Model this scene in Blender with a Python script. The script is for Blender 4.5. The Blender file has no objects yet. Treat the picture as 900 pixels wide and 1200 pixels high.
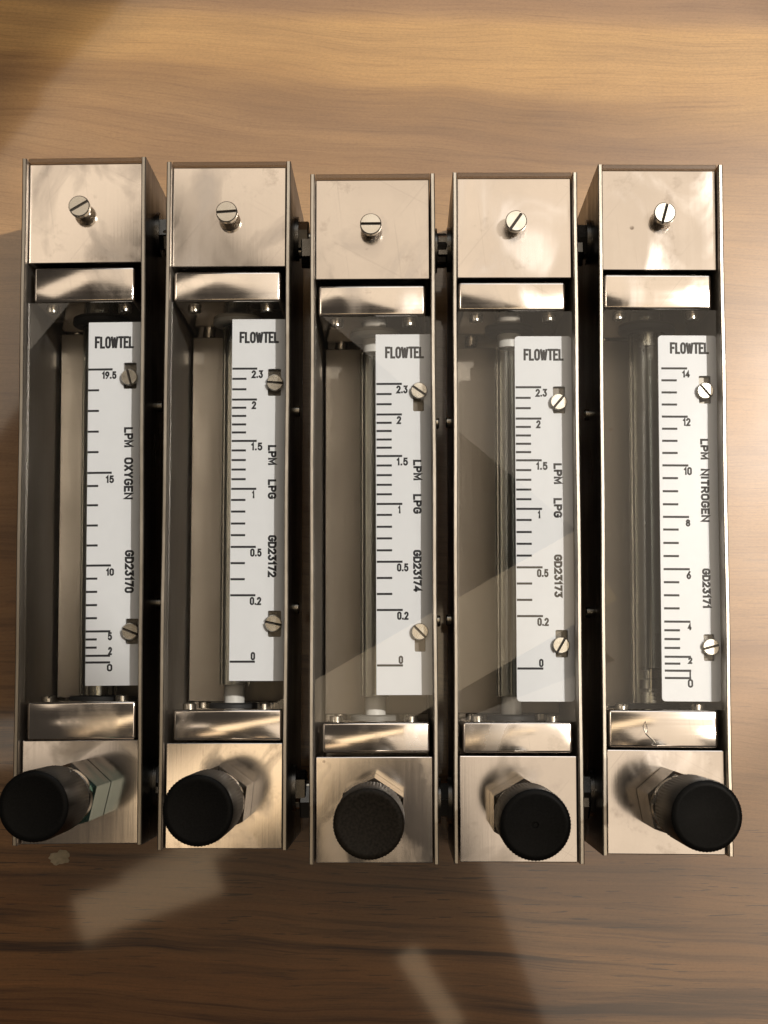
import bpy, bmesh, math, random
from mathutils import Vector, Matrix
R = math.radians
random.seed(7)
sc = bpy.context.scene
col = sc.collection

# ------------------------------------------------------------------ camera
MM = 0.001
S = 401.5                      # camera height above the housing rims, mm
H = 54.0                       # housing depth (rim height above the table), mm
cam_d = bpy.data.cameras.new('camera')
cam = bpy.data.objects.new('camera', cam_d); col.objects.link(cam)
cam.location = (0, 0, (H + S) * MM)
cam.rotation_mode = 'XYZ'
cam.rotation_euler = (0.10694, 0.01246, 0)
cam_d.sensor_fit = 'VERTICAL'; cam_d.sensor_height = 36; cam_d.lens = 36 * 1879.4 / 1200
cam_d.clip_start = 0.01; cam_d.clip_end = 50
sc.camera = cam

# ------------------------------------------------------------------ light
w = bpy.data.worlds.new('World'); sc.world = w; w.use_nodes = True
bg = w.node_tree.nodes['Background']
bg.inputs[0].default_value = (1.0, 0.86, 0.72, 1); bg.inputs[1].default_value = 0.055

def area(name, center, size, radiance, color, rot=0.0, aim=None):
    d = bpy.data.lights.new(name, 'AREA'); d.shape = 'RECTANGLE'
    d.size, d.size_y = size
    d.energy = radiance * math.pi * size[0] * size[1]
    d.color = color
    o = bpy.data.objects.new(name, d); col.objects.link(o)
    o.location = center
    if aim is None: o.rotation_euler = (0, 0, rot)
    else:
        v = Vector(aim) - Vector(center)
        o.rotation_euler = v.to_track_quat('-Z', 'Y').to_euler()
    return o
# unseen light panels added overhead, shaped so their gaps mirror as a dark figure
REFL_PANELS = [
    (0.340, 0.538, 1.310, 0.787, -0.7085, 1.25),
    (-0.468, 0.420, 0.448, 0.206, -2.2506, 1.40),
    (-0.031, -0.009, 0.530, 0.083, -2.6211, 2.0, (1.0, 0.77, 0.50)),
    (-0.390, -0.059, 0.185, 0.052, 0.0944, 1.3),
    (0.282, -0.193, 0.453, 0.367, -1.2075, 1.2),
    (-0.276, -0.226, 0.158, 0.046, 0.33, 1.8, (1.0, 0.72, 0.44)),  # small panels added to mirror as light patches on the table
    (-0.246, -0.191, 0.121, 0.030, 0.45, 1.3, (1.0, 0.72, 0.44)),
    (-0.327, -0.254, 0.052, 0.032, 0.62, 0.7, (1.0, 0.72, 0.44)),
    (0.028, -0.324, 0.096, 0.024, -0.9794, 1.9, (1.0, 0.72, 0.44)),
    (0.022, -0.309, 0.054, 0.018, -1.15, 1.1, (1.0, 0.72, 0.44)),
    (-0.167, -0.116, 0.148, 0.061, 0.4324, 2.3, (1.0, 0.72, 0.40)),
    (0.319, 0.000, 0.358, 0.097, -0.7084, 1.2),
]
for x, y, sx, sy, rot, rad, *tint in REFL_PANELS:
    area('reflection_panel', (x, y, 1.30), (sx, sy), rad, tint[0] if tint else (1.0, 0.84, 0.66), rot=rot)
area('window_lamp', (0.25, 0.95, 0.85), (0.9, 0.5), 1.8, (0.95, 0.97, 1.0), aim=(0.0, 0.05, 0))

def spot(name, pos, aim, rim, power, color, blend=0.025, soft=0.012):
    d = bpy.data.lights.new(name, 'SPOT'); d.energy = power; d.color = color
    v = Vector(aim) - Vector(pos)
    d.spot_size = 2 * v.angle(Vector(rim) - Vector(pos)); d.spot_blend = blend; d.shadow_soft_size = soft
    o = bpy.data.objects.new(name, d); col.objects.link(o)
    o.location = pos; o.rotation_euler = v.to_track_quat('-Z', 'Y').to_euler()
spot('shadow_edge_spot', (0.55, 0.30, 1.32), (0.0167, 0.096, 0), (-0.103, 0.180, 0), 58, (1.0, 0.95, 0.88))  # added spot; its cone edge stands in for the upper-left shadow edge
spot('shadow_edge_spot', (0.62, -0.10, 1.32), (0.158, -0.0186, 0), (0.031, -0.0725, 0), 18, (1.0, 0.86, 0.70))  # second added spot; cone edge draws the lower-right shadow boundary

sc.view_settings.view_transform = 'Standard'
sc.view_settings.look = 'None'
sc.view_settings.exposure = 0.0
sc.view_settings.gamma = 1.0
sc.cycles.max_bounces = 12
sc.cycles.transparent_max_bounces = 16
sc.cycles.caustics_reflective = False
sc.cycles.caustics_refractive = False

# ------------------------------------------------------------------ materials
def new_mat(name):
    m = bpy.data.materials.new(name); m.use_nodes = True
    nt = m.node_tree; nt.nodes.clear()
    out = nt.nodes.new('ShaderNodeOutputMaterial')
    return m, nt, out
def N(nt, t, **kw):
    n = nt.nodes.new(t)
    for k, v in kw.items():
        if k in n.inputs.keys(): n.inputs[k].default_value = v
        else: setattr(n, k, v)
    return n
def coords(nt, scale, seed_by_object=True):
    tc = N(nt, 'ShaderNodeTexCoord'); mp = N(nt, 'ShaderNodeMapping')
    mp.inputs['Scale'].default_value = scale
    nt.links.new(tc.outputs['Object'], mp.inputs['Vector'])
    if seed_by_object:
        oi = N(nt, 'ShaderNodeObjectInfo'); mu = N(nt, 'ShaderNodeMath', operation='MULTIPLY')
        mu.inputs[1].default_value = 37.0
        nt.links.new(oi.outputs['Random'], mu.inputs[0])
        nt.links.new(mu.outputs[0], mp.inputs['Location'])
    return mp.outputs[0]
def ramp(nt, fac, stops, interp='LINEAR'):
    r = N(nt, 'ShaderNodeValToRGB'); e = r.color_ramp.elements; r.color_ramp.interpolation = interp
    while len(e) < len(stops): e.new(0.5)
    for el, (p, c) in zip(e, stops):
        el.position = p; el.color = (*c, 1) if len(c) == 3 else c
    nt.links.new(fac, r.inputs[0]); return r.outputs[0]
def mixc(nt, fac, a, b, mode='MIX'):
    m = N(nt, 'ShaderNodeMix'); m.data_type = 'RGBA'; m.blend_type = mode
    for sock, v in ((m.inputs[0], fac), (m.inputs[6], a), (m.inputs[7], b)):
        if isinstance(v, (int, float)): sock.default_value = v
        elif isinstance(v, tuple): sock.default_value = (*v, 1)
        else: nt.links.new(v, sock)
    return m.outputs[2]

def metal(name, base, rough, var=0.08, brush=(300, 300, 300), bump=0.02, bscale=(900, 120, 300), specks=0.0, wave=0.0, scratch=0.0, teal_tint=None):
    m, nt, out = new_mat(name)
    p = N(nt, 'ShaderNodeBsdfPrincipled'); p.inputs['Metallic'].default_value = 1
    n1 = N(nt, 'ShaderNodeTexNoise'); n1.inputs['Scale'].default_value = 1; n1.inputs['Detail'].default_value = 6
    nt.links.new(coords(nt, (60, 60, 60)), n1.inputs['Vector'])
    n2 = N(nt, 'ShaderNodeTexNoise'); n2.inputs['Scale'].default_value = 1; n2.inputs['Detail'].default_value = 4
    nt.links.new(coords(nt, brush), n2.inputs['Vector'])
    rr = N(nt, 'ShaderNodeMapRange'); rr.inputs['To Min'].default_value = max(0.02, rough - var); rr.inputs['To Max'].default_value = rough + var
    rr.inputs['From Min'].default_value = 0.3; rr.inputs['From Max'].default_value = 0.7
    av = N(nt, 'ShaderNodeMath', operation='ADD'); 
    h1 = N(nt, 'ShaderNodeMath', operation='MULTIPLY'); h1.inputs[1].default_value = 0.5
    h2 = N(nt, 'ShaderNodeMath', operation='MULTIPLY'); h2.inputs[1].default_value = 0.5
    nt.links.new(n1.outputs[0], h1.inputs[0]); nt.links.new(n2.outputs[0], h2.inputs[0])
    nt.links.new(h1.outputs[0], av.inputs[0]); nt.links.new(h2.outputs[0], av.inputs[1])
    nt.links.new(av.outputs[0], rr.inputs['Value']); nt.links.new(rr.outputs[0], p.inputs['Roughness'])
    dk = tuple(c * 0.93 for c in base)
    c = ramp(nt, n1.outputs[0], [(0.38, dk), (0.6, base)])
    if specks:
        v = N(nt, 'ShaderNodeTexVoronoi'); v.inputs['Scale'].default_value = 1
        nt.links.new(coords(nt, (130, 130, 130)), v.inputs['Vector'])
        s = ramp(nt, v.outputs['Distance'], [(0.0, (1, 1, 1)), (0.05, (1, 1, 1)), (0.09, (0, 0, 0))])
        g = N(nt, 'ShaderNodeTexNoise'); g.inputs['Scale'].default_value = 1
        nt.links.new(coords(nt, (75, 75, 75)), g.inputs['Vector'])
        gm = ramp(nt, g.outputs[0], [(0.60, (0, 0, 0)), (0.64, (1, 1, 1))])
        mm = mixc(nt, 1.0, s, gm, 'MULTIPLY')
        f = N(nt, 'ShaderNodeMath', operation='MULTIPLY'); f.inputs[1].default_value = specks
        nt.links.new(mm, f.inputs[0])
        c = mixc(nt, f.outputs[0], c, (0.10, 0.07, 0.05))
    if scratch:
        rs = rr.outputs[0]
        for ang, sc_ in ((0.5, (25, 1300, 400)), (-0.9, (18, 1100, 400)), (1.45, (30, 1500, 400))):
            cv = coords(nt, (1, 1, 1)); vr = N(nt, 'ShaderNodeVectorRotate'); vr.rotation_type = 'Z_AXIS'; vr.inputs['Angle'].default_value = ang
            ms = N(nt, 'ShaderNodeVectorMath', operation='MULTIPLY'); ms.inputs[1].default_value = sc_
            nt.links.new(cv, vr.inputs['Vector']); nt.links.new(vr.outputs[0], ms.inputs[0])
            ns = N(nt, 'ShaderNodeTexNoise'); ns.inputs['Scale'].default_value = 1; ns.inputs['Detail'].default_value = 1
            nt.links.new(ms.outputs[0], ns.inputs['Vector'])
            sm = ramp(nt, ns.outputs[0], [(0.70, (0, 0, 0)), (0.75, (1, 1, 1))])
            f = N(nt, 'ShaderNodeMath', operation='MULTIPLY'); f.inputs[1].default_value = scratch
            nt.links.new(sm, f.inputs[0])
            c = mixc(nt, f.outputs[0], c, tuple(x * 0.72 for x in base))
        oi = N(nt, 'ShaderNodeObjectInfo'); ov = N(nt, 'ShaderNodeMapRange'); ov.inputs['To Min'].default_value = 0.86; ov.inputs['To Max'].default_value = 1.06
        nt.links.new(oi.outputs['Random'], ov.inputs['Value']); c = mixc(nt, 1.0, c, ov.outputs[0], 'MULTIPLY')
        # finger smears: duller, slightly darker patches
        sg = N(nt, 'ShaderNodeTexNoise'); sg.inputs['Scale'].default_value = 1; sg.inputs['Detail'].default_value = 5; sg.inputs['Distortion'].default_value = 1.2
        nt.links.new(coords(nt, (45, 30, 45)), sg.inputs['Vector'])
        sv = ramp(nt, sg.outputs[0], [(0.50, (0, 0, 0)), (0.68, (0.17, 0.17, 0.17))])
        ad = N(nt, 'ShaderNodeMath', operation='ADD'); nt.links.new(rs, ad.inputs[0]); nt.links.new(sv, ad.inputs[1])
        nt.links.new(ad.outputs[0], p.inputs['Roughness'])
        c = mixc(nt, sv, c, tuple(x * 0.15 for x in base))
        tn = N(nt, 'ShaderNodeTexNoise'); tn.inputs['Scale'].default_value = 1; tn.inputs['Detail'].default_value = 7; tn.inputs['Roughness'].default_value = 0.7
        nt.links.new(coords(nt, (110, 110, 110)), tn.inputs['Vector'])
        c = mixc(nt, ramp(nt, tn.outputs[0], [(0.58, (0, 0, 0)), (0.72, (0.45, 0.45, 0.45))]), c, tuple(x * y for x, y in zip(base, (0.45, 0.42, 0.40))))
    if teal_tint:  # blends in teal, stronger towards the lower right
        pn = N(nt, 'ShaderNodeTexNoise'); pn.inputs['Scale'].default_value = 1; pn.inputs['Detail'].default_value = 5
        nt.links.new(coords(nt, (90, 90, 90), False), pn.inputs['Vector'])
        st_ = N(nt, 'ShaderNodeTexCoord'); sx_ = N(nt, 'ShaderNodeSeparateXYZ'); nt.links.new(st_.outputs['Object'], sx_.inputs[0])
        gy = N(nt, 'ShaderNodeMath', operation='MULTIPLY_ADD'); gy.inputs[1].default_value = 42.0; df = N(nt, 'ShaderNodeMath', operation='SUBTRACT'); nt.links.new(sx_.outputs[0], df.inputs[0]); nt.links.new(sx_.outputs[1], df.inputs[1]); nt.links.new(df.outputs[0], gy.inputs[0]); nt.links.new(pn.outputs[0], gy.inputs[2])
        pf = ramp(nt, gy.outputs[0], [(0.42, (0, 0, 0)), (0.62, (0.85, 0.85, 0.85))])
        c = mixc(nt, pf, c, teal_tint)
    nt.links.new(c, p.inputs['Base Color'])
    n3 = N(nt, 'ShaderNodeTexNoise'); n3.inputs['Scale'].default_value = 1; n3.inputs['Detail'].default_value = 3
    nt.links.new(coords(nt, bscale), n3.inputs['Vector'])
    b = N(nt, 'ShaderNodeBump'); b.inputs['Strength'].default_value = bump; b.inputs['Distance'].default_value = 0.0002
    nt.links.new(n3.outputs[0], b.inputs['Height'])
    if wave:
        n4 = N(nt, 'ShaderNodeTexNoise'); n4.inputs['Scale'].default_value = 1; n4.inputs['Detail'].default_value = 1
        nt.links.new(coords(nt, (55, 55, 55)), n4.inputs['Vector'])
        b2 = N(nt, 'ShaderNodeBump'); b2.inputs['Strength'].default_value = wave; b2.inputs['Distance'].default_value = 0.002
        nt.links.new(n4.outputs[0], b2.inputs['Height']); nt.links.new(b.outputs[0], b2.inputs['Normal'])
        nt.links.new(b2.outputs[0], p.inputs['Normal'])
    else:
        nt.links.new(b.outputs[0], p.inputs['Normal'])
    nt.links.new(p.outputs[0], out.inputs[0]); return m

def plain(name, base, rough, metallic=0.0, bump=0.0, scale=400, var=0.0, spec=0.5):
    m, nt, out = new_mat(name)
    p = N(nt, 'ShaderNodeBsdfPrincipled'); p.inputs['Metallic'].default_value = metallic
    p.inputs['Roughness'].default_value = rough; p.inputs['Specular IOR Level'].default_value = spec
    n = N(nt, 'ShaderNodeTexNoise'); n.inputs['Scale'].default_value = scale; n.inputs['Detail'].default_value = 5
    nt.links.new(coords(nt, (1, 1, 1)), n.inputs['Vector'])
    nt.links.new(ramp(nt, n.outputs[0], [(0.35, tuple(c * (1 - var) for c in base)), (0.65, tuple(min(1, c * (1 + var)) for c in base))]), p.inputs['Base Color'])
    if bump:
        b = N(nt, 'ShaderNodeBump'); b.inputs['Strength'].default_value = bump; b.inputs['Distance'].default_value = 0.0002
        nt.links.new(n.outputs[0], b.inputs['Height']); nt.links.new(b.outputs[0], p.inputs['Normal'])
    nt.links.new(p.outputs[0], out.inputs[0]); return m

def clear(name, tint, ior=1.5, rough=0.0, edge=0.0):
    """thin clear sheet: transmits straight through, mirrors by Fresnel"""
    m, nt, out = new_mat(name)
    t = N(nt, 'ShaderNodeBsdfTransparent'); t.inputs[0].default_value = (*tint, 1)
    g = N(nt, 'ShaderNodeBsdfGlossy'); g.inputs['Roughness'].default_value = rough
    f = N(nt, 'ShaderNodeFresnel'); f.inputs['IOR'].default_value = ior
    mx = N(nt, 'ShaderNodeMixShader')
    ge = N(nt, 'ShaderNodeNewGeometry'); iv = N(nt, 'ShaderNodeMath', operation='SUBTRACT'); iv.inputs[0].default_value = 1
    mu = N(nt, 'ShaderNodeMath', operation='MULTIPLY')      # only the outer face mirrors: no refraction inside a thin sheet
    nt.links.new(ge.outputs['Backfacing'], iv.inputs[1]); nt.links.new(iv.outputs[0], mu.inputs[1]); nt.links.new(f.outputs[0], mu.inputs[0])
    nt.links.new(mu.outputs[0], mx.inputs[0]); nt.links.new(t.outputs[0], mx.inputs[1]); nt.links.new(g.outputs[0], mx.inputs[2])
    nt.links.new(mx.outputs[0], out.inputs[0]); return m

def real_glass():
    m, nt, out = new_mat('tube_glass')
    g = N(nt, 'ShaderNodeBsdfGlass'); g.inputs['IOR'].default_value = 1.47; g.inputs['Roughness'].default_value = 0.0
    g.inputs['Color'].default_value = (0.96, 0.975, 0.97, 1)
    nt.links.new(g.outputs[0], out.inputs[0]); return m

MAT = dict(
    face=metal('polished_steel_face', (0.62, 0.565, 0.515), 0.10, 0.015, (1400, 22, 1400), 0.008, (3000, 40, 3000), specks=0.8, wave=0.010, scratch=0.22),
    bar=metal('buffed_steel_bar', (0.68, 0.62, 0.56), 0.11, 0.03, (30, 1400, 1400), 0.015, (60, 3000, 3000), specks=0.3, wave=0.014, scratch=0.2),
    channel=metal('sheet_steel', (0.58, 0.53, 0.47), 0.42, 0.10, (500, 25, 500), 0.10, (2500, 60, 2500)),
    back=metal('dull_sheet_steel', (0.15, 0.133, 0.112), 0.38, 0.10, (300, 20, 300), 0.10, (2000, 60, 2000), specks=0.5),
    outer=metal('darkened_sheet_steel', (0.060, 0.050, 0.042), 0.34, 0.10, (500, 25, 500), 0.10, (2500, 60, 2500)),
    nickel=metal('nickel_plate', (0.62, 0.58, 0.51), 0.26, 0.07, (400, 400, 400), 0.02, (900, 900, 900)),
    hexm=metal('turned_steel', (0.34, 0.31, 0.27), 0.17, 0.07, (40, 40, 900), 0.04, (200, 200, 3000)),
    edge=metal('sheared_steel_edge', (0.44, 0.40, 0.34), 0.34, 0.06, (900, 300, 900), 0.06, (2500, 700, 2500)),
    bolt=metal('tarnished_bolt', (0.40, 0.36, 0.29), 0.20, 0.07, (400, 400, 400), 0.02, (900, 900, 900)),
    teal_hexm=metal('teal_turned_steel', (0.34, 0.31, 0.27), 0.20, 0.07, (40, 40, 900), 0.04, (200, 200, 3000), teal_tint=(0.09, 0.24, 0.21)),
    dark=metal('blackened_steel', (0.13, 0.12, 0.105), 0.28, 0.08, (400, 400, 400), 0.03, (900, 900, 900)),
    slot=plain('slot_dark', (0.05, 0.04, 0.03), 0.7),  # dark brown for slot floors and the gouge
    white=plain('white_acrylic', (0.82, 0.84, 0.87), 0.32, bump=0.01, var=0.01),
    ink=plain('black_ink', (0.010, 0.010, 0.014), 0.6, var=0.3, scale=3000),
    black=plain('black_plastic', (0.007, 0.007, 0.0068), 0.42, bump=0.10, scale=2500, var=0.2, spec=0.08),
    dusty=plain('dusty_black_plastic', (0.017, 0.0135, 0.0095), 0.5, bump=0.10, scale=1600, var=0.45, spec=0.18),
    rubber=plain('black_rubber', (0.02, 0.02, 0.02), 0.6),
    ptfe=plain('white_plug', (0.85, 0.83, 0.78), 0.4, var=0.03),
    grey=plain('grey_gasket', (0.25, 0.24, 0.22), 0.5, var=0.1),
    glass=real_glass(),
    strip=clear('aged_clear_strip', (0.62, 0.59, 0.55), 1.55, 0.25),
    cover=clear('clear_cover', (0.97, 0.97, 0.965), 1.58, 0.0),
    paper=plain('torn_tan_paper', (0.50, 0.42, 0.29), 0.8, bump=0.3, scale=800, var=0.15),
)

def wood():
    m, nt, out = new_mat('wood_laminate')
    p = N(nt, 'ShaderNodeBsdfPrincipled')
    tc = N(nt, 'ShaderNodeTexCoord')
    sep = N(nt, 'ShaderNodeSeparateXYZ'); nt.links.new(tc.outputs['Object'], sep.inputs[0])
    def noise(scale, detail=4, rough=0.55, loc=(0, 0, 0), dist=0.0):
        mp = N(nt, 'ShaderNodeMapping'); mp.inputs['Scale'].default_value = scale; mp.inputs['Location'].default_value = loc
        nt.links.new(tc.outputs['Object'], mp.inputs['Vector'])
        n = N(nt, 'ShaderNodeTexNoise'); n.inputs['Scale'].default_value = 1; n.inputs['Detail'].default_value = detail
        n.inputs['Roughness'].default_value = rough; n.inputs['Distortion'].default_value = dist
        nt.links.new(mp.outputs[0], n.inputs['Vector']); return n.outputs[0]
    def math_(op, a, b):
        n = N(nt, 'ShaderNodeMath', operation=op)
        for s, v in zip(n.inputs, (a, b)):
            if isinstance(v, (int, float)): s.default_value = v
            else: nt.links.new(v, s)
        return n.outputs[0]
    # figure: the broad growth bands run along x; their position wanders
    wander = math_('MULTIPLY', math_('SUBTRACT', noise((2.5, 9, 1), 2), 0.5), 0.03)
    tilt = math_('MULTIPLY', sep.outputs[0], 0.05)
    yy = math_('ADD', math_('ADD', sep.outputs[1], wander), tilt)
    # dark heartwood plus shade painted in at the lower left, tapering to the right
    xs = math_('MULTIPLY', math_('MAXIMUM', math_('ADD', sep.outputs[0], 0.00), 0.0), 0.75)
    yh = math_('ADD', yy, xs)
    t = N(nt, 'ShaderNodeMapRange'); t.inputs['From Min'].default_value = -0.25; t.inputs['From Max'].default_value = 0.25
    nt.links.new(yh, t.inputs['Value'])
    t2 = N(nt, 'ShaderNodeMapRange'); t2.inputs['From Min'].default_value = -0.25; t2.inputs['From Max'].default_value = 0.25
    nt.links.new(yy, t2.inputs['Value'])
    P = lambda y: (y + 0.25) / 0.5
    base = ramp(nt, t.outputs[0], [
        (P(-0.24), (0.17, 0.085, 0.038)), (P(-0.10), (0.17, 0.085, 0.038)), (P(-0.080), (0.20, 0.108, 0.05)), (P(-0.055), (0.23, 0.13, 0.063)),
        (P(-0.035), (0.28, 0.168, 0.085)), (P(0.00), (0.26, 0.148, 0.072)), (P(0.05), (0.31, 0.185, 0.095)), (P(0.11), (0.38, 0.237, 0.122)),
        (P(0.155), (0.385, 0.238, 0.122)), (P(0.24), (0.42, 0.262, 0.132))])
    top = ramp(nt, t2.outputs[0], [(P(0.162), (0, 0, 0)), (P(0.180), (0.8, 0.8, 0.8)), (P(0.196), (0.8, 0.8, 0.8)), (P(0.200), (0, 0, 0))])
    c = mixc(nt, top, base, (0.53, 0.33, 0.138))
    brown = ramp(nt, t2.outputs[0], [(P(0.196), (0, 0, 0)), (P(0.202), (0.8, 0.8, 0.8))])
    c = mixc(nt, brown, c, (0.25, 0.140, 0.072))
    hm = ramp(nt, t.outputs[0], [(P(-0.055), (1, 1, 1)), (P(0.02), (0.45, 0.45, 0.45)), (P(0.08), (0.12, 0.12, 0.12))])   # bold figure strongest in the darkened lower-left wood
    # the grain lines follow a warped field so that they wave instead of running dead straight
    cmb = N(nt, 'ShaderNodeCombineXYZ'); nt.links.new(sep.outputs[0], cmb.inputs[0])
    wv = math_('ADD', math_('MULTIPLY', math_('SUBTRACT', noise((5, 10, 1), 3, loc=(2, 5, 0)), 0.5), 0.026), math_('MULTIPLY', math_('SUBTRACT', noise((14, 40, 1), 2, loc=(7, 3, 0)), 0.5), 0.0016))
    nt.links.new(math_('ADD', yy, wv), cmb.inputs[1])
    def gnoise(scale, detail, rough, dist=0.0):
        mp = N(nt, 'ShaderNodeMapping'); mp.inputs['Scale'].default_value = scale
        nt.links.new(cmb.outputs[0], mp.inputs['Vector'])
        n = N(nt, 'ShaderNodeTexNoise'); n.inputs['Scale'].default_value = 1; n.inputs['Detail'].default_value = detail
        n.inputs['Roughness'].default_value = rough; n.inputs['Distortion'].default_value = dist
        nt.links.new(mp.outputs[0], n.inputs['Vector']); return n.outputs[0]
    st = gnoise((2.6, 34, 1), 4, 0.55, 0.9)
    k = ramp(nt, st, [(0.32, (0.62, 0.56, 0.52)), (0.44, (0.90, 0.88, 0.86)), (0.54, (1.0, 1.0, 1.0)), (0.68, (1.12, 1.10, 1.08)), (0.8, (0.92, 0.88, 0.84))])
    c = mixc(nt, 0.9, c, k, 'MULTIPLY')
    bold = gnoise((2.2, 85, 1), 6, 0.68, 0.9)
    kb = ramp(nt, bold, [(0.38, (0.22, 0.17, 0.14)), (0.43, (0.62, 0.57, 0.53)), (0.48, (1.05, 1.05, 1.05)), (0.58, (1.30, 1.25, 1.20)), (0.64, (1.05, 1.03, 1.0)), (0.68, (0.62, 0.57, 0.52)), (0.74, (1.1, 1.08, 1.06))])
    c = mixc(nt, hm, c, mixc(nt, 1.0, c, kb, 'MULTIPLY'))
    fine = gnoise((9, 420, 1), 7, 0.74)
    k2 = ramp(nt, fine, [(0.34, (0.76, 0.71, 0.66)), (0.46, (0.96, 0.95, 0.93)), (0.6, (1.05, 1.04, 1.03))])
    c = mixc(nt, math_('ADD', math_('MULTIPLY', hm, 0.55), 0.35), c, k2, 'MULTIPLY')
    fib = gnoise((40, 1900, 1), 4, 0.7)
    c = mixc(nt, 0.75, c, ramp(nt, fib, [(0.32, (0.72, 0.67, 0.62)), (0.46, (0.98, 0.97, 0.96)), (0.6, (1.06, 1.05, 1.04))]), 'MULTIPLY')
    # the printed dots of the laminate
    dots = noise((900, 1800, 1), 3, 0.8, (1, 6, 0))
    c = mixc(nt, 0.8, c, ramp(nt, dots, [(0.34, (0.86, 0.84, 0.82)), (0.5, (1, 1, 1)), (0.66, (1.10, 1.10, 1.09))]), 'MULTIPLY')
    blot = noise((16, 34, 1), 5, 0.6, (4, 8, 0))
    c = mixc(nt, 0.7, c, ramp(nt, blot, [(0.3, (0.80, 0.75, 0.71)), (0.65, (1.08, 1.07, 1.05))]), 'MULTIPLY')
    # pores: short dark dashes in some bands
    po = noise((75, 1500, 1), 3, 0.5, (3, 1, 0))
    pm = ramp(nt, po, [(0.62, (0, 0, 0)), (0.65, (1, 1, 1))])
    pb = ramp(nt, noise((6, 45, 1), 2, 0.5, (9, 4, 0)), [(0.36, (0, 0, 0)), (0.47, (1, 1, 1))])
    hs = N(nt, 'ShaderNodeHueSaturation'); hs.inputs['Saturation'].default_value = 1.06; nt.links.new(c, hs.inputs['Color']); c = mixc(nt, 1.0, hs.outputs[0], (1.05, 0.99, 0.86), 'MULTIPLY')
    pw = ramp(nt, t2.outputs[0], [(P(-0.10), (0.25, 0.25, 0.25)), (P(-0.07), (0.9, 0.9, 0.9)), (P(-0.035), (0.9, 0.9, 0.9)), (P(-0.01), (0.3, 0.3, 0.3)), (P(0.12), (0.10, 0.10, 0.10))])
    pm = mixc(nt, 1.0, pm, pw, 'MULTIPLY')
    c = mixc(nt, math_('MULTIPLY', mixc(nt, 1.0, pm, pb, 'MULTIPLY'), 0.9), c, (0.05, 0.025, 0.012))
    # grains of pale dust lying on the laminate
    dv = N(nt, 'ShaderNodeTexVoronoi'); dv.inputs['Scale'].default_value = 85; nt.links.new(tc.outputs['Object'], dv.inputs['Vector'])
    dm = ramp(nt, dv.outputs['Distance'], [(0.0, (1, 1, 1)), (0.018, (1, 1, 1)), (0.03, (0, 0, 0))])
    dsel = ramp(nt, noise((60, 60, 1), 1, 0.5, (2, 2, 0)), [(0.58, (0, 0, 0)), (0.60, (0.7, 0.7, 0.7))])
    c = mixc(nt, mixc(nt, 1.0, dm, dsel, 'MULTIPLY'), c, (0.62, 0.58, 0.50))
    nt.links.new(c, p.inputs['Base Color'])
    rg = noise((40, 40, 1), 4)
    rr = N(nt, 'ShaderNodeMapRange'); rr.inputs['To Min'].default_value = 0.26; rr.inputs['To Max'].default_value = 0.40
    nt.links.new(rg, rr.inputs['Value']); nt.links.new(rr.outputs[0], p.inputs['Roughness'])
    p.inputs['Coat Weight'].default_value = 1.0; p.inputs['Coat Roughness'].default_value = 0.05; p.inputs['Coat IOR'].default_value = 1.62
    b = N(nt, 'ShaderNodeBump'); b.inputs['Strength'].default_value = 0.05; b.inputs['Distance'].default_value = 0.0003
    nt.links.new(fine, b.inputs['Height']); nt.links.new(b.outputs[0], p.inputs['Normal'])
    nt.links.new(p.outputs[0], out.inputs[0]); return m

# ------------------------------------------------------------------ mesh helpers (all in mm)
def finish(name, bm, mat, parent=None, loc=(0, 0, 0), rot=(0, 0, 0), smooth=None):
    me = bpy.data.meshes.new(name)
    bmesh.ops.scale(bm, vec=(MM, MM, MM), verts=bm.verts)
    bmesh.ops.recalc_face_normals(bm, faces=bm.faces)
    if smooth is not None:
        for f in bm.faces: f.smooth = True
        for e in bm.edges:
            if len(e.link_faces) == 2 and e.calc_face_angle(0) > R(smooth): e.smooth = False
    bm.to_mesh(me); bm.free()
    for m in (mat if isinstance(mat, (list, tuple)) else [mat]): me.materials.append(m)
    o = bpy.data.objects.new(name, me); col.objects.link(o)
    o.location = [c * MM for c in loc]; o.rotation_euler = rot
    if parent: o.parent = parent
    return o
def add_box(bm, x0, x1, y0, y1, z0, z1, bev=0.0, seg=2, mi=0):
    b2 = bmesh.new()
    bmesh.ops.create_cube(b2, size=1)
    for v in b2.verts:
        v.co = Vector(((x0 + x1) / 2 + v.co.x * (x1 - x0), (y0 + y1) / 2 + v.co.y * (y1 - y0), (z0 + z1) / 2 + v.co.z * (z1 - z0)))
    if bev: bmesh.ops.bevel(b2, geom=list(b2.edges), offset=bev, segments=seg, affect='EDGES', profile=0.5)
    merge(bm, b2, mi=mi)
def merge(bm, b2, mat=None, mi=0):
    m = {}
    for v in b2.verts: m[v] = bm.verts.new(mat @ v.co if mat else v.co)
    for f in b2.faces:
        nf = bm.faces.new([m[v] for v in f.verts]); nf.material_index = mi
    b2.free()
def box(x0, x1, y0, y1, z0, z1, bev=0.0, seg=2):
    bm = bmesh.new(); add_box(bm, x0, x1, y0, y1, z0, z1, bev, seg); return bm
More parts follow.
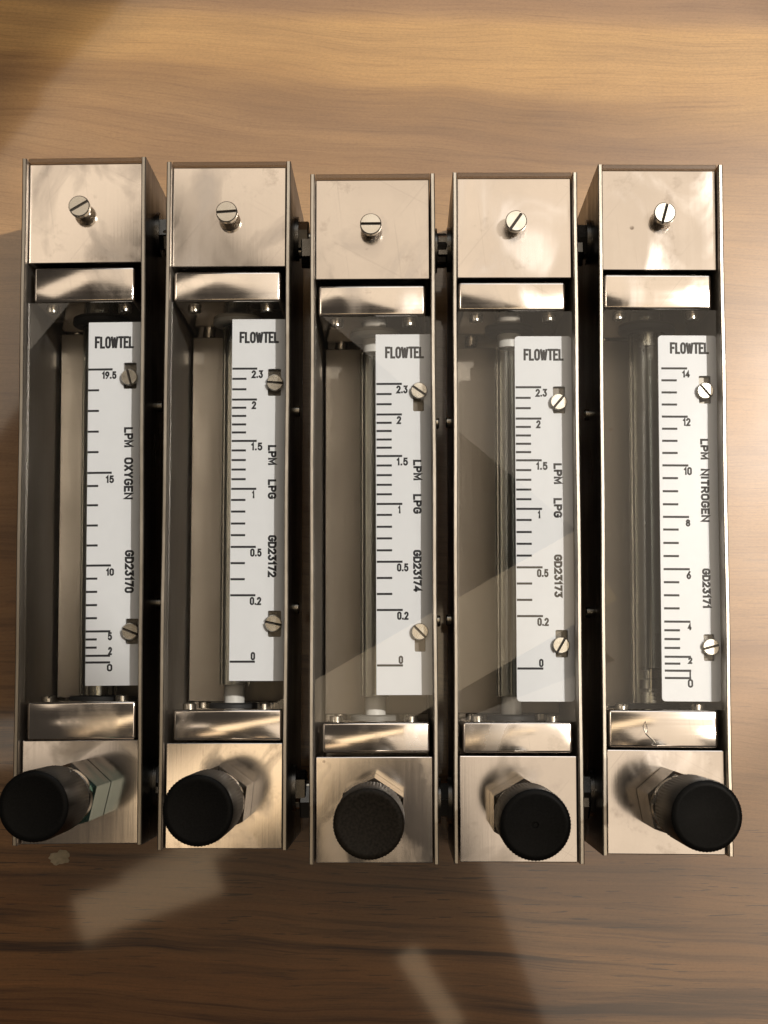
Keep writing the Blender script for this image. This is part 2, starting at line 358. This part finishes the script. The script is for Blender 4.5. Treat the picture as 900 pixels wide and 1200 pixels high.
def lathe(prof, n=32, ripple=0.0, ripple_z=None, caps=True):
    """rings of (radius, z) about z; ripple makes a knurl on rings whose z lies in ripple_z"""
    bm = bmesh.new(); rings = []
    for r, z in prof:
        ring = []
        for i in range(n):
            a = 2 * math.pi * i / n
            rr = r - (ripple if (ripple and i % 2 and ripple_z[0] <= z <= ripple_z[1]) else 0)
            ring.append(bm.verts.new((rr * math.cos(a), rr * math.sin(a), z)))
        rings.append(ring)
    for a, b in zip(rings, rings[1:]):
        for i in range(n): bm.faces.new((a[i], a[(i + 1) % n], b[(i + 1) % n], b[i]))
    if caps:
        bm.faces.new(rings[0][::-1]); bm.faces.new(rings[-1])
    return bm
def prism(n, r, z0, z1, rot=0.0, chamf=0.0):
    prof = [(r, z0), (r, z1 - chamf), (r - chamf, z1)] if chamf else [(r, z0), (r, z1)]
    bm = lathe(prof, n)
    bmesh.ops.rotate(bm, verts=bm.verts, cent=(0, 0, 0), matrix=Matrix.Rotation(rot, 3, 'Z'))
    return bm
def slotted(r, h, sw, sd, ang, bev=0.25, n=36):
    """round screw head with a real sawn slot; z from 0 to h"""
    bm = lathe([(r, 0), (r, h - sd)], n)
    bm.faces.ensure_lookup_table(); bm.faces[-1].material_index = 1
    for s in (1, -1):
        a0 = math.asin(sw / 2 / r)
        pts = [(r * math.cos(t), r * math.sin(t)) for t in [a0 + (math.pi - 2 * a0) * i / 16 for i in range(17)]]
        pts = [(x, y * s) for x, y in pts]
        inner = [(x * (1 - bev / r), sw / 2 * s + (y - sw / 2 * s) * (1 - bev / r)) for x, y in pts]
        b2 = bmesh.new()
        lo = [b2.verts.new((x, y, h - sd)) for x, y in pts]
        mid = [b2.verts.new((x, y, h - bev)) for x, y in pts]
        hi = [b2.verts.new((x, y, h)) for x, y in inner]
        m = len(pts)
        for A, B in ((lo, mid), (mid, hi)):
            for i in range(m): b2.faces.new((A[i], A[(i + 1) % m], B[(i + 1) % m], B[i]))
        b2.faces.new(hi); b2.faces.new(lo)
        merge(bm, b2)
    bmesh.ops.rotate(bm, verts=bm.verts, cent=(0, 0, 0), matrix=Matrix.Rotation(ang, 3, 'Z'))
    return bm
AX = (0, R(90), 0)             # local z -> +x
AXN = (0, R(-90), 0)           # local z -> -x

# ------------------------------------------------------------------ engraved stroke lettering
def arc(cx, cy, rx, ry, a0, a1, n=10):
    return [(cx + rx * math.cos(R(a0 + (a1 - a0) * i / n)), cy + ry * math.sin(R(a0 + (a1 - a0) * i / n))) for i in range(n + 1)]
def oval(x0, x1, y0, y1):
    cx, rx = (x0 + x1) / 2, (x1 - x0) / 2; ry = min(rx * 1.0, (y1 - y0) / 2)
    return arc(cx, y1 - ry, rx, ry, 0, 180, 12) + arc(cx, y0 + ry, rx, ry, 180, 360, 12)
G = {   # glyph: (advance width, [(closed, points)])
 'F': (.52, [(0, [(0, 0), (0, 1), (.5, 1)]), (0, [(0, .53), (.42, .53)])]),
 'L': (.50, [(0, [(0, 1), (0, 0), (.48, 0)])]),
 'O': (.58, [(1, oval(0, .56, 0, 1))]),
 'W': (.86, [(0, [(0, 1), (.21, 0)]), (0, [(.23, 0), (.42, .92)]), (0, [(.42, .92), (.61, 0)]), (0, [(.63, 0), (.84, 1)])]),
 'T': (.56, [(0, [(0, 1), (.54, 1)]), (0, [(.27, 1), (.27, 0)])]),
 'E': (.52, [(0, [(.5, 1), (0, 1), (0, 0), (.5, 0)]), (0, [(0, .53), (.42, .53)])]),
 'P': (.56, [(0, [(0, 0), (0, 1), (.3, 1)] + arc(.3, .74, .24, .26, 90, -90) + [(0, .48)])]),
 'M': (.70, [(0, [(0, 0), (0, 1), (.33, .25), (.66, 1), (.66, 0)])]),
 'X': (.56, [(0, [(0, 1), (.54, 0)]), (0, [(0, 0), (.54, 1)])]),
 'Y': (.56, [(0, [(0, 1), (.27, .48), (.54, 1)]), (0, [(.27, .48), (.27, 0)])]),
 'G': (.60, [(0, arc(.29, .71, .28, .29, 20, 180) + arc(.29, .29, .28, .29, 180, 350) + [(.57, .48), (.32, .48)])]),
 'N': (.62, [(0, [(0, 0), (0, 1), (.58, 0), (.58, 1)])]),
 'I': (.10, [(0, [(.03, 0), (.03, 1)])]),
 'R': (.58, [(0, [(0, 0), (0, 1), (.3, 1)] + arc(.3, .75, .24, .25, 90, -90) + [(0, .50)]), (0, [(.28, .50), (.55, 0)])]),
 'D': (.60, [(1, [(0, 0), (0, 1), (.25, 1)] + arc(.25, .68, .32, .32, 90, 0) + arc(.25, .32, .32, .32, 0, -90))]),
 '0': (.54, [(1, oval(0, .50, 0, 1))]),
 '1': (.28, [(0, [(0, .76), (.2, 1), (.2, 0)])]),
 '2': (.54, [(0, arc(.25, .73, .25, .27, 170, -40) + [(0, 0), (.52, 0)])]),
 '3': (.54, [(0, [(.02, 1), (.48, 1), (.24, .60)] + arc(.24, .30, .26, .30, 90, -160))]),
 '4': (.56, [(0, [(.38, 0), (.38, 1), (0, .28), (.54, .28)])]),
 '5': (.54, [(0, [(.47, 1), (.08, 1), (.04, .56)] + arc(.25, .33, .26, .33, 110, -155))]),
 '6': (.54, [(0, [(.42, 1), (.08, .48)] + arc(.25, .29, .25, .29, 150, 510, 18))]),
 '7': (.54, [(0, [(0, 1), (.5, 1), (.18, 0)])]),
 '8': (.54, [(1, arc(.25, .77, .22, .23, -80, 260, 14)[:-1] + arc(.25, .28, .26, .28, 100, 440, 16)[1:])]),
 '9': (.54, [(0, arc(.25, .71, .25, .29, -30, 330, 18) + [(.08, 0)])]),
 '.': (.16, [(0, [(.05, 0), (.05, .09)])]),
}
def ribbon(bm, pts, closed, wd, z):
    n = len(pts); P = [Vector(p) for p in pts]
    if closed and (P[0] - P[-1]).length < 1e-6: P.pop(); n -= 1
    # extend open ends by half a width, like a round tool would
    if not closed:
        P[0] = P[0] + (P[0] - P[1]).normalized() * wd * 0.35; P[-1] = P[-1] + (P[-1] - P[-2]).normalized() * wd * 0.35
    Lf, Rt = [], []
    for i in range(n):
        a = P[i] - P[i - 1] if (closed or i > 0) else P[1] - P[0]
        b = P[(i + 1) % n] - P[i] if (closed or i < n - 1) else a
        if a.length < 1e-9: a = b
        if b.length < 1e-9: b = a
        a, b = a.normalized(), b.normalized()
        na, nb = Vector((-a.y, a.x)), Vector((-b.y, b.x)); t = na + nb
        if t.length < 0.3: t = na
        t.normalize(); k = wd / 2 / max(0.45, t.dot(na))
        Lf.append(bm.verts.new((*(P[i] + t * k), z))); Rt.append(bm.verts.new((*(P[i] - t * k), z)))
    for i in range(n if closed else n - 1):
        j = (i + 1) % n; bm.faces.new((Lf[i], Rt[i], Rt[j], Lf[j]))
def write(bm, text, u0, u1, v0, v1, wd, z, vertical=False, gap=0.20):
    """fit the word into the box; vertical words read downwards, tops to the right"""
    adv = []; x = 0
    for ch in text:
        adv.append(x); x += G[ch][0] + gap
    tot = x - gap
    if not vertical: sx, sy = (u1 - u0 - wd) / tot, (v0 - v1 - wd)
    else: sx, sy = (v0 - v1 - wd) / tot, (u1 - u0 - wd)
    k = 0
    for ch, a in zip(text, adv):
        for closed, pts in G[ch][1]:
            q = []
            for px, py in pts:
                X, Y = (a + px) * sx + wd / 2, py * sy + wd / 2
                q.append((u0 + X, v1 + Y) if not vertical else (u0 + Y, v0 - X))
            ribbon(bm, q, closed, wd, z + 0.004 * (k % 3)); k += 1

# ------------------------------------------------------------------ table
def table():
    bm = box(-900, 900, -450, 750, -25, 0, 1.5)
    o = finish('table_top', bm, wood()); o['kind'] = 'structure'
table()

# ------------------------------------------------------------------ flowmeters
LPG_LABELS = ['2.3', '2', '1.5', '1', '0.5', '0.2', '0']
METERS = [
 dict(x=-81.68, y=47.87, a=0.00949,
  label='leftmost flowmeter, white oxygen scale from 0 to 19.5, valve knob overhanging its left rim',
  bar_t=(-13.2, 12.8, 50.1, 59.3), bar_b=(-13.5, 13.9, -61.75, -52.2), plate=(0.3, 14.2, -48.3, 45.6),
  ticks=[33.17, 27.71, 22.31, 16.89, 11.56, 6.16, 2.77, -2.22, -7.44, -12.58, -17.74, -21.09, -24.47, -27.85, -31.18, -34.55, -36.58, -38.66, -40.73, -42.43],
  long={0, 5, 10, 15, 18, 19}, tu=(0.5, 2.95, 6.4),
  text=[('19.5', 3.83, 7.67, 32.65, 30.63), ('15', 5.05, 7.26, 5.47, 3.46), ('10', 5.35, 7.46, -18.46, -20.41), ('5', 5.92, 7.10, -34.77, -36.86),
        ('2', 6.03, 7.13, -38.51, -40.59), ('0', 5.78, 7.25, -42.81, -44.73)],
  brand=(1.91, 12.15, 41.9, 38.66),
  vert=[('LPM', 9.67, 12.04, 17.97, 12.62), ('OXYGEN', 9.74, 12.13, 10.09, -0.91), ('GD23170', 10.13, 12.52, -13.82, -24.93)],
  slots=[(9.46, 12.82, 28.03, 34.9), (10.48, 13.78, -37.84, -31.37)], scr=[(11.1, 30.85, R(-75)), (11.8, -34.67, R(-22))],
  fs=(-0.37, 73.5, R(30)), hexa=R(17), knob=(-0.19, -74.5), tube_r=5.0, plugs=False, knob_m='black'),
 dict(x=-45.02, y=46.72, a=0.00056,
  label='flowmeter with LPG scale GD23172, between the oxygen meter and the middle meter',
  bar_t=(-14.2, 13.4, 51.3, 59.2), bar_b=(-12.8, 14.5, -60.8, -53.0), plate=(0.6, 14.6, -45.9, 47.5),
  ticks=[34.47, 31.81, 29.06, 26.37, 24.23, 22.09, 19.87, 17.78, 15.57, 13.1, 10.6, 8.14, 5.64, 3.14, 0.27, -2.73, -5.81, -8.8, -11.82, -15.98, -20.09, -24.19, -41.05],
  long={0, 3, 8, 13, 18, 21, 22}, tu=(0.9, 4.2, 6.95), text=[], lo=None,
  brand=(2.48, 12.82, 44.21, 41.16), below0=False,
  vert=[('LPM', 10.04, 12.26, 14.49, 9.18), ('LPG', 10.10, 12.32, 5.58, 0.42), ('GD23172', 10.21, 12.47, -8.77, -19.71)],
  slots=[(9.9, 13.33, 27.32, 34.41), (10.35, 13.74, -34.79, -28.11)], scr=[(11.82, 30.56, R(-4)), (11.8, -31.38, R(-12))],
  fs=(0, 73.0, R(4)), hexa=R(24), knob=(-0.11, -74.2), tube_r=4.0, plugs=True, knob_m='black'),
 dict(x=-7.73, y=43.30, a=0.00279,
  label='middle flowmeter, LPG scale GD23174, dusty black knob worn brown on top',
  bar_t=(-14.0, 13.5, 50.8, 58.9), bar_b=(-12.9, 14.0, -60.4, -52.75), plate=(0.6, 14.8, -46.05, 46.8),
  ticks=[33.79, 31.14, 28.49, 25.8, 23.63, 21.5, 19.28, 17.16, 14.99, 12.54, 10.04, 7.54, 5.09, 2.6, -0.22, -3.28, -6.26, -9.32, -12.25, -16.39, -20.47, -24.55, -38.59],
  long={0, 3, 8, 13, 18, 21, 22}, tu=(0.95, 4.5, 7.15), text=[],
  brand=(3.03, 13.22, 43.59, 40.44),
  vert=[('LPM', 10.13, 12.37, 13.99, 8.56), ('LPG', 10.09, 12.32, 5.11, -0.04), ('GD23174', 10.02, 12.22, -9.22, -20.09)],
  slots=[(10.22, 13.01, 26.61, 33.2), (10.35, 13.09, -35.15, -28.6)], scr=[(11.76, 31.8, R(-35)), (11.65, -30.1, R(-45))],
  fs=(-0.4, 73.1, R(0)), hexa=R(26), knob=(-0.25, -73.6), tube_r=4.0, plugs=True, knob_m='dusty'),
 dict(x=28.46, y=43.54, a=-0.00234,
  label='flowmeter with LPG scale GD23173, between the middle meter and the nitrogen meter',
  bar_t=(-14.5, 13.0, 51.8, 59.4), bar_b=(-13.7, 13.7, -60.7, -52.9), plate=(0.15, 14.8, -47.9, 46.0), round_plate=True,
  ticks=[32.62, 29.84, 27.15, 24.43, 22.26, 20.04, 17.88, 15.72, 13.6, 11.06, 8.56, 6.03, 3.54, 1.06, -1.8, -4.89, -7.91, -10.93, -13.93, -18.06, -22.22, -26.34, -39.6],
  long={0, 3, 8, 13, 18, 21, 22}, tu=(0.5, 4.0, 6.7), text=[],
  brand=(2.42, 12.86, 42.7, 39.56),
  vert=[('LPM', 9.88, 12.13, 12.84, 7.35), ('LPG', 9.80, 12.05, 3.84, -1.29), ('GD23173', 9.80, 11.94, -10.62, -21.67)],
  slots=[(9.93, 13.06, 25.79, 32.83), (10.04, 13.16, -36.78, -29.84)], scr=[(11.27, 28.6, R(50)), (11.31, -33.72, R(60))],
  fs=(0, 73.5, R(55)), hexa=R(30), knob=(0.29, -74.0), tube_r=4.0, plugs=True, knob_m='black'),
 dict(x=65.45, y=45.46, a=-0.00701,
  label='rightmost flowmeter, white nitrogen scale from 0 to 14, valve knob overhanging its right rim',
  bar_t=(-14.3, 13.2, 50.2, 59.4), bar_b=(-14.0, 13.2, -61.3, -51.85), plate=(0.0, 15.0, -49.75, 44.2), round_plate=True,
  ticks=[35.56, 32.43, 29.27, 26.11, 22.96, 19.81, 16.67, 13.53, 10.31, 7.02, 3.64, 0.28, -2.96, -6.21, -9.64, -12.99, -16.33, -19.66, -22.99, -26.31, -29.67, -31.86, -34.09, -36.33, -38.55, -40.28, -42.05, -43.9],
  long={0, 4, 8, 12, 16, 20, 24, 26, 27}, tu=(0.95, 4.5, 7.2),
  text=[('14', 6.09, 8.17, 35.01, 33.13), ('12', 6.10, 8.17, 22.63, 20.51), ('10', 6.19, 8.33, 9.90, 7.80), ('8', 6.52, 7.74, -3.55, -5.43), ('6', 6.55, 7.77, -16.73, -18.89),
        ('4', 6.67, 7.72, -29.94, -31.88), ('2', 6.68, 7.81, -38.62, -40.34), ('0', 6.52, 7.94, -44.13, -46.30)], hook=True,
  brand=(3.02, 13.18, 42.42, 39.33),
  vert=[('LPM', 10.47, 12.57, 17.25, 11.75), ('NITROGEN', 10.45, 12.67, 9.5, -4.34), ('GD23171', 10.5, 12.64, -16.08, -26.34)],
  slots=[(10.36, 13.41, 26.41, 33.66), (10.68, 13.39, -39.56, -32.81)], scr=[(11.79, 29.54, R(-50)), (12.3, -36.05, R(15))],
  fs=(0.4, 73.6, R(75)), hexa=R(41), knob=(0.9, -74.0), tube_r=5.0, plugs=False, knob_m='black'),
]
for m in METERS[1:4]:          # the three LPG scales carry the same figures; place them under their long marks
    lt = [m['ticks'][i] for i in sorted(m['long'])]; u = m['tu'][2]
    for s, v in zip(LPG_LABELS, lt):
        wdt = {1: 1.2, 3: 3.0}[len(s)]; 
        if s == '1': wdt = 0.75
        c = u - 0.55 if len(s) == 1 else u + 0.25
        y0 = v - 0.42 if s != '0' else v + 2.45
        if s == '0': c = u - 0.3
        m['text'].append((s, c - wdt / 2, c + wdt / 2, y0, y0 - 2.1))

def plate_mesh(p, holes, zt, th, rad):
    cu = bpy.data.curves.new('plate', 'CURVE'); cu.dimensions = '2D'; cu.fill_mode = 'BOTH'; cu.extrude = th / 2 * MM
    def spl(x0, x1, y0, y1, r):
        pts = []
        for cx, cy, a in ((x1 - r, y1 - r, 0), (x0 + r, y1 - r, 90), (x0 + r, y0 + r, 180), (x1 - r, y0 + r, 270)):
            pts += [(cx + r * math.cos(R(a + 22.5 * k)), cy + r * math.sin(R(a + 22.5 * k))) for k in range(5)]
        s = cu.splines.new('POLY'); s.points.add(len(pts) - 1); s.use_cyclic_u = True
        for q, (x, y) in zip(s.points, pts): q.co = (x * MM, y * MM, (zt - th / 2) * MM, 1)
    spl(*p, rad)
    for h in holes: spl(*h, 0.35)
    o = bpy.data.objects.new('plate', cu); col.objects.link(o)
    for s in cu.splines:
        for q in s.points: q.co.z = 0
    dg = bpy.context.evaluated_depsgraph_get(); dg.update()
    me = bpy.data.meshes.new_from_object(o.evaluated_get(dg))
    bpy.data.objects.remove(o); bpy.data.curves.remove(cu)
    for v in me.vertices: v.co.z += (zt - th / 2) * MM
    return me

def build(i, m):
    root = bpy.data.objects.new('flowmeter', None); col.objects.link(root)
    root.empty_display_size = 0.02
    root.location = (m['x'] * MM, m['y'] * MM, 0.0002); root.rotation_euler = (0, 0, m['a'])
    root['label'] = m['label']; root['category'] = 'flowmeter'; root['group'] = 'row of five flowmeters on the wooden table'
    rnd = random.Random(i + 3)
    L = 87.85
    # --- housing: folded sheet channel, each limb and the back its own sheet face
    bm = bmesh.new()
    prof = [(-16, 0.6), (-15.4, 0), (15.4, 0), (16, 0.6), (16, H - 0.25), (15.75, H), (15.1, H), (14.9, H - 0.25), (14.9, 1.7), (14.3, 1.2), (-14.3, 1.2), (-14.9, 1.7), (-14.9, H - 0.25), (-15.1, H), (-15.75, H), (-16, H - 0.25)]
    ns = 14
    rows = []
    for k in range(ns + 1):
        v = -L + 2 * L * k / ns
        bow = 0.12 * math.sin(k * 1.3 + i * 2)          # the thin limbs are not quite straight
        row = []
        for (x, z) in prof:
            f = max(0, (z - 25) / (H - 25))
            vv = v
            if k in (0, ns) and z > H - 1: vv = v - (0.5 if k == ns else -0.5) * (z - H + 1)
            row.append(bm.verts.new((x + bow * f * (0.6 if x > 0 else -0.5) * (0 if k in (0, ns) else 1), vv, z)))
        rows.append(row)
    np_ = len(prof)
    for a, b in zip(rows, rows[1:]):
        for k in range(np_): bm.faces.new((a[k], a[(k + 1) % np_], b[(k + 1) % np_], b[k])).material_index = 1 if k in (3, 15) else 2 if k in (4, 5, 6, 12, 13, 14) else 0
    bm.faces.new(rows[0][::-1]); bm.faces.new(rows[-1])
    finish('channel_housing', bm, [MAT['channel'], MAT['outer'], MAT['edge']], root, smooth=25)
    finish('back_lining', box(-14.0, 14.0, -51.5, 50, H - 41.2, H - 40, 0.25), MAT['back'], root)
    # --- end blocks
    tb = finish('top_block', box(-14.7, 14.6, 60.35, 86.75, 1.3, H - 3, 0.22), MAT['face'], root)
    bb = finish('valve_block', box(-14.5, 14.65, -87.4, -61.35 if i not in (0, 4) else -61.8, 1.3, H - 3, 0.22), MAT['face'], root)
    # --- clear end strips
    finish('end_strip', box(-14.8, 14.8, 86.8, 88.1, H - 12, H - 2.1, 0.2), MAT['strip'], root)
    # --- tube holders
    for nm, b, s in (('upper_tube_holder', m['bar_t'], 1), ('lower_tube_holder', m['bar_b'], -1)):
        u0, u1, v0, v1 = b
        h = finish(nm, box(u0, u1, v0, v1, 1.3, H - 3.1, 0.7, 4), MAT['bar'], root, smooth=50)
        vf = v0 if s > 0 else v1                           # the face that looks into the window
        sg = -1 if s > 0 else 1
        rx = R(90) if sg < 0 else R(-90)
        for u, z in ((-9.7, H - 10), (9.3, H - 9.5), (-9.7, H - 42), (9.3, H - 42)):
            finish('holder_screw', slotted(1.75, 1.5, 0.5, 0.7, rnd.uniform(0, 3)), [MAT['nickel'], MAT['slot']], h, (u, vf, z), (rx, 0, 0), smooth=30)
        rr = m['tube_r'] + 2.6
        finish('gland_ring', lathe([(rr, 0), (rr, 1.0), (rr - 0.5, 1.4), (m['tube_r'] + 0.25, 1.4)], 40), MAT['ptfe'] if i in (1, 2) and s > 0 else MAT['rubber'] if i != 2 else MAT['grey'], h, (0, vf, H - 26), (rx, 0, 0), smooth=40)
    if i == 4:      # a gouge with a raised bright burr
        bm = bmesh.new(); ribbon(bm, [(-4.89, -54.77), (-5.47, -55.86), (-5.34, -56.8), (-4.78, -57.82), (-4.3, -57.26), (-4.48, -56.18)], True, 0.16, H - 3.085)
        ribbon(bm, [(-4.78, -57.82), (-4.22, -58.38), (-3.14, -59.31), (-2.54, -60.15), (-2.12, -61.1)], False, 0.30, H - 3.08)
        finish('gouge_mark', bm, MAT['slot'], h)
        bm = bmesh.new(); ribbon(bm, [(-5.15, -56.6), (-4.75, -57.5), (-4.5, -56.8)], False, 0.3, H - 3.06); ribbon(bm, [(-4.0, -58.3), (-2.95, -59.25), (-2.4, -60.0)], False, 0.12, H - 3.06)
        finish('burr', bm, MAT['nickel'], h)
    v0, v1 = m['bar_b'][3], m['bar_t'][2]
    # --- measuring tube
    tr = m['tube_r']
    ta, tb_ = (v0 + 6.2, v1 - (5.2 if i > 1 else 0.2)) if m['plugs'] else (v0 + 0.2, v1 - 0.2)
    tube = finish('glass_tube', lathe([(tr, ta), (tr, tb_), (tr - 1.3, tb_), (tr - 1.3, ta), (tr, ta)], 40, caps=False), MAT['glass'], root, (0, 0, H - 26), (R(-90), 0, 0), smooth=40)
    if m['plugs']:
        finish('tube_plug', lathe([(2.7, v0 + 0.1), (2.7, v0 + 6.1)], 28), MAT['ptfe'], tube, smooth=40)
        finish('tube_plug', lathe([(3.2, v1 - 5.1), (3.2, v1 - 0.1)] if i > 1 else [(2.4, v1 - 5.5), (2.4, v1 - 0.3)], 28), MAT['ptfe'] if i > 1 else MAT['grey'], tube, smooth=40)
    else:
        finish('tube_stop', lathe([(2.6, v0 + 0.3), (2.6, v0 + 4.2), (1.2, v0 + 4.4), (1.2, v0 + 5)], 24), MAT['nickel'], tube, smooth=40)
        finish('tube_stop', lathe([(2.4, v1 - 5), (2.4, v1 - 0.3)], 24), MAT['nickel'], tube, smooth=40)
    if i == 4:
        finish('metal_float', lathe([(2.9, v0 + 5.2), (2.9, v0 + 7.5), (2.0, v0 + 8.0), (2.0, v0 + 10), (2.9, v0 + 10.6)], 24), MAT['hexm'], tube, smooth=30)
    if i == 0:
        finish('metal_float', lathe([(1.6, v0 + 5), (3.2, v0 + 8), (3.2, v0 + 10)], 24), MAT['hexm'], tube, smooth=30)
    # --- clear front sheet over the window
    finish('clear_cover', box(-14.75, 14.75, v0 + 0.1, v1 - 0.1, H - 4.6, H - 3.4), MAT['cover'], root)
    # --- scale plate with its two sawn slots
    zt = H - 7
    me = plate_mesh(m['plate'], m['slots'], zt, 1.2, 0.9 if m.get('round_plate') else 0.15)
    me.name = 'scale_plate'; me.materials.clear(); me.materials.append(MAT['white'])
    sp = bpy.data.objects.new('scale_plate', me); col.objects.link(sp); sp.parent = root
    bm = bmesh.new()
    a, b, c = m['tu']; sl = (m['ticks'][0] - m['ticks'][-1])
    for k, v in enumerate(m['ticks']):
        end = c if k in m['long'] else b
        hw = 0.28
        ribbon(bm, [(a, v), (end, v)], False, 2 * hw, zt + 0.012)
    if m.get('hook'): ribbon(bm, [(c - 0.05, m['ticks'][-2] - 0.2), (c - 0.05, m['ticks'][-1] + 0.2)], False, 0.4, zt + 0.016)
    finish('graduation_marks', bm, MAT['ink'], sp)
    for t, u0, u1, w0, w1 in m['text']:
        bm = bmesh.new(); write(bm, t, u0, u1, w0, w1, 0.46, zt + 0.02, gap=0.30)
        finish('scale_figure', bm, MAT['ink'], sp)
    bm = bmesh.new(); write(bm, 'FLOWTEL', *m['brand'], 0.58, zt + 0.02, gap=0.28)
    finish('maker_lettering', bm, MAT['ink'], sp)
    for t, u0, u1, w0, w1 in m['vert']:
        bm = bmesh.new(); write(bm, t, u0, u1, w0, w1, 0.56, zt + 0.02, vertical=True, gap=0.27)
        finish('gas_lettering' if 'GD' not in t else 'serial_lettering', bm, MAT['ink'], sp)
    # --- brackets folded off the right limb carry the plate; screws go through the slots
    for (s0, s1, w0, w1), (su, sv, sa) in zip(m['slots'], m['scr']):
        br = bmesh.new(); add_box(br, 6.5, 14.88, w0 - 1.2, w1 + 1.2, zt - 2.6, zt - 1.5, 0.1); add_box(br, 13.9, 14.85, w0 - 1.2, w1 + 1.2, zt - 9, zt - 2.62, 0.1)
        finish('scale_bracket', br, MAT['back'] if i == 2 else MAT['dark'], root)
        finish('scale_screw', slotted(2.15, 1.5, 0.62, 0.9, sa), [MAT['nickel'], MAT['slot']], sp, (su, sv, zt + 0.02), smooth=30)
        finish('screw_shank', lathe([(1.3, 0), (1.3, 1.6)], 16), MAT['nickel'], sp, (su, sv, zt - 1.5), smooth=40)
    # --- cover screw on the top block
    fu, fv, fa = m['fs']
    fs = finish('face_screw', slotted(2.75, 1.9, 0.75, 1.2, fa), [MAT['nickel'], MAT['slot']], tb, (fu + m['x'] * 0.0047, fv + 0.5, H + 0.3), smooth=30)
    finish('screw_shank', lathe([(1.75, 0), (1.75, 3.28)], 24), MAT['dark'], tb, (fu + m['x'] * 0.0047, fv + 0.5, H - 2.99), smooth=40)
    # --- needle valve
    ku, kv = m['knob']
    zf = H - 3
    va = finish('valve_bonnet', prism(6, 8.35, 0.6, 19.5, m['hexa'], 0.7), MAT['teal_hexm'] if i == 0 else MAT['hexm'], bb, (ku * 0.6, kv - 0.1, zf))
    finish('seat_ring', prism(6, 8.15, 0, 0.62, m['hexa']), MAT['rubber'], bb, (ku * 0.6, kv - 0.1, zf - 0.01))
    finish('bonnet_collar', lathe([(7.2, 19.5), (7.0, 21.3), (5.8, 22.3), (5.6, 26)], 40), MAT['nickel'], bb, (ku * 0.6, kv - 0.1, zf), smooth=40)
    dim = [(0.7, 49.6), (0.5, 49.3)] if i == 3 else [(0.5, 49.6)]
    kb = lathe([(6.6, 24.2), (7.35, 24.7), (7.4, 26.0), (7.85, 26.9), (7.9, 48.6), (7.7, 49.3), (7.2, 49.7), (6.4, 49.7), (6.1, 49.6)] + dim, 128, 0.20, (26.8, 48.7))
    finish('valve_knob', kb, MAT[m['knob_m']], bb, (ku, kv, zf), smooth=40)
    # --- screws through the side limbs
    for sx, rt in ((1, AX), (-1, AXN)):
        if (i, sx) in ((0, -1), (4, 1)): continue          # the outer limbs of the row are bare
        for v in (73.0, -73.6):
            wsh = finish('side_washer', lathe([(6.0, 0), (6.0, 1.0), (2.0, 1.0)], 32), MAT['dark'], root, (sx * 15.95, v, H - 22), rt, smooth=30)
            finish('side_nut', prism(6, 4.7, 1.0, 3.6, rnd.uniform(0, 1), 0.3), MAT['dark'], wsh)
            finish('side_bolt', slotted(1.9, 1.9, 0.5, 0.6, rnd.uniform(0, 3)), [MAT['bolt'], MAT['slot']], wsh, (0, 0, 3.2), smooth=30)
        for v in (26.2, -26.7):
            finish('side_screw', slotted(1.5, 1.3, 0.45, 0.5, rnd.uniform(0, 3)), [MAT['bolt'], MAT['slot']], root, (sx * 15.95, v, H - 24), rt, smooth=30)
    return root
for i, m in enumerate(METERS): build(i, m)

# ------------------------------------------------------------------ torn scrap on the table
bm = bmesh.new(); rnd = random.Random(5)
ring = []
for k in range(22):
    a = 2 * math.pi * k / 22; r = 1 + rnd.uniform(-0.2, 0.18)
    ring.append((2.9 * r * math.cos(a), 2.0 * r * math.sin(a)))
lo = [bm.verts.new((x, y, 0.02)) for x, y in ring]; hi = [bm.verts.new((x * .97, y * .97, 0.16 + rnd.uniform(0, .12))) for x, y in ring]
ctr = bm.verts.new((0, 0, 0.25))
for k in range(22):
    j = (k + 1) % 22
    bm.faces.new((lo[k], lo[j], hi[j], hi[k])); bm.faces.new((hi[k], hi[j], ctr))
bm.faces.new(lo[::-1])
o = finish('paper_scrap', bm, MAT['paper'], None, (-96.5, -48.4, 0), (0, 0, R(12)))
o['label'] = 'small torn scrap of tan paper on the table below the leftmost flowmeter'; o['category'] = 'scrap'
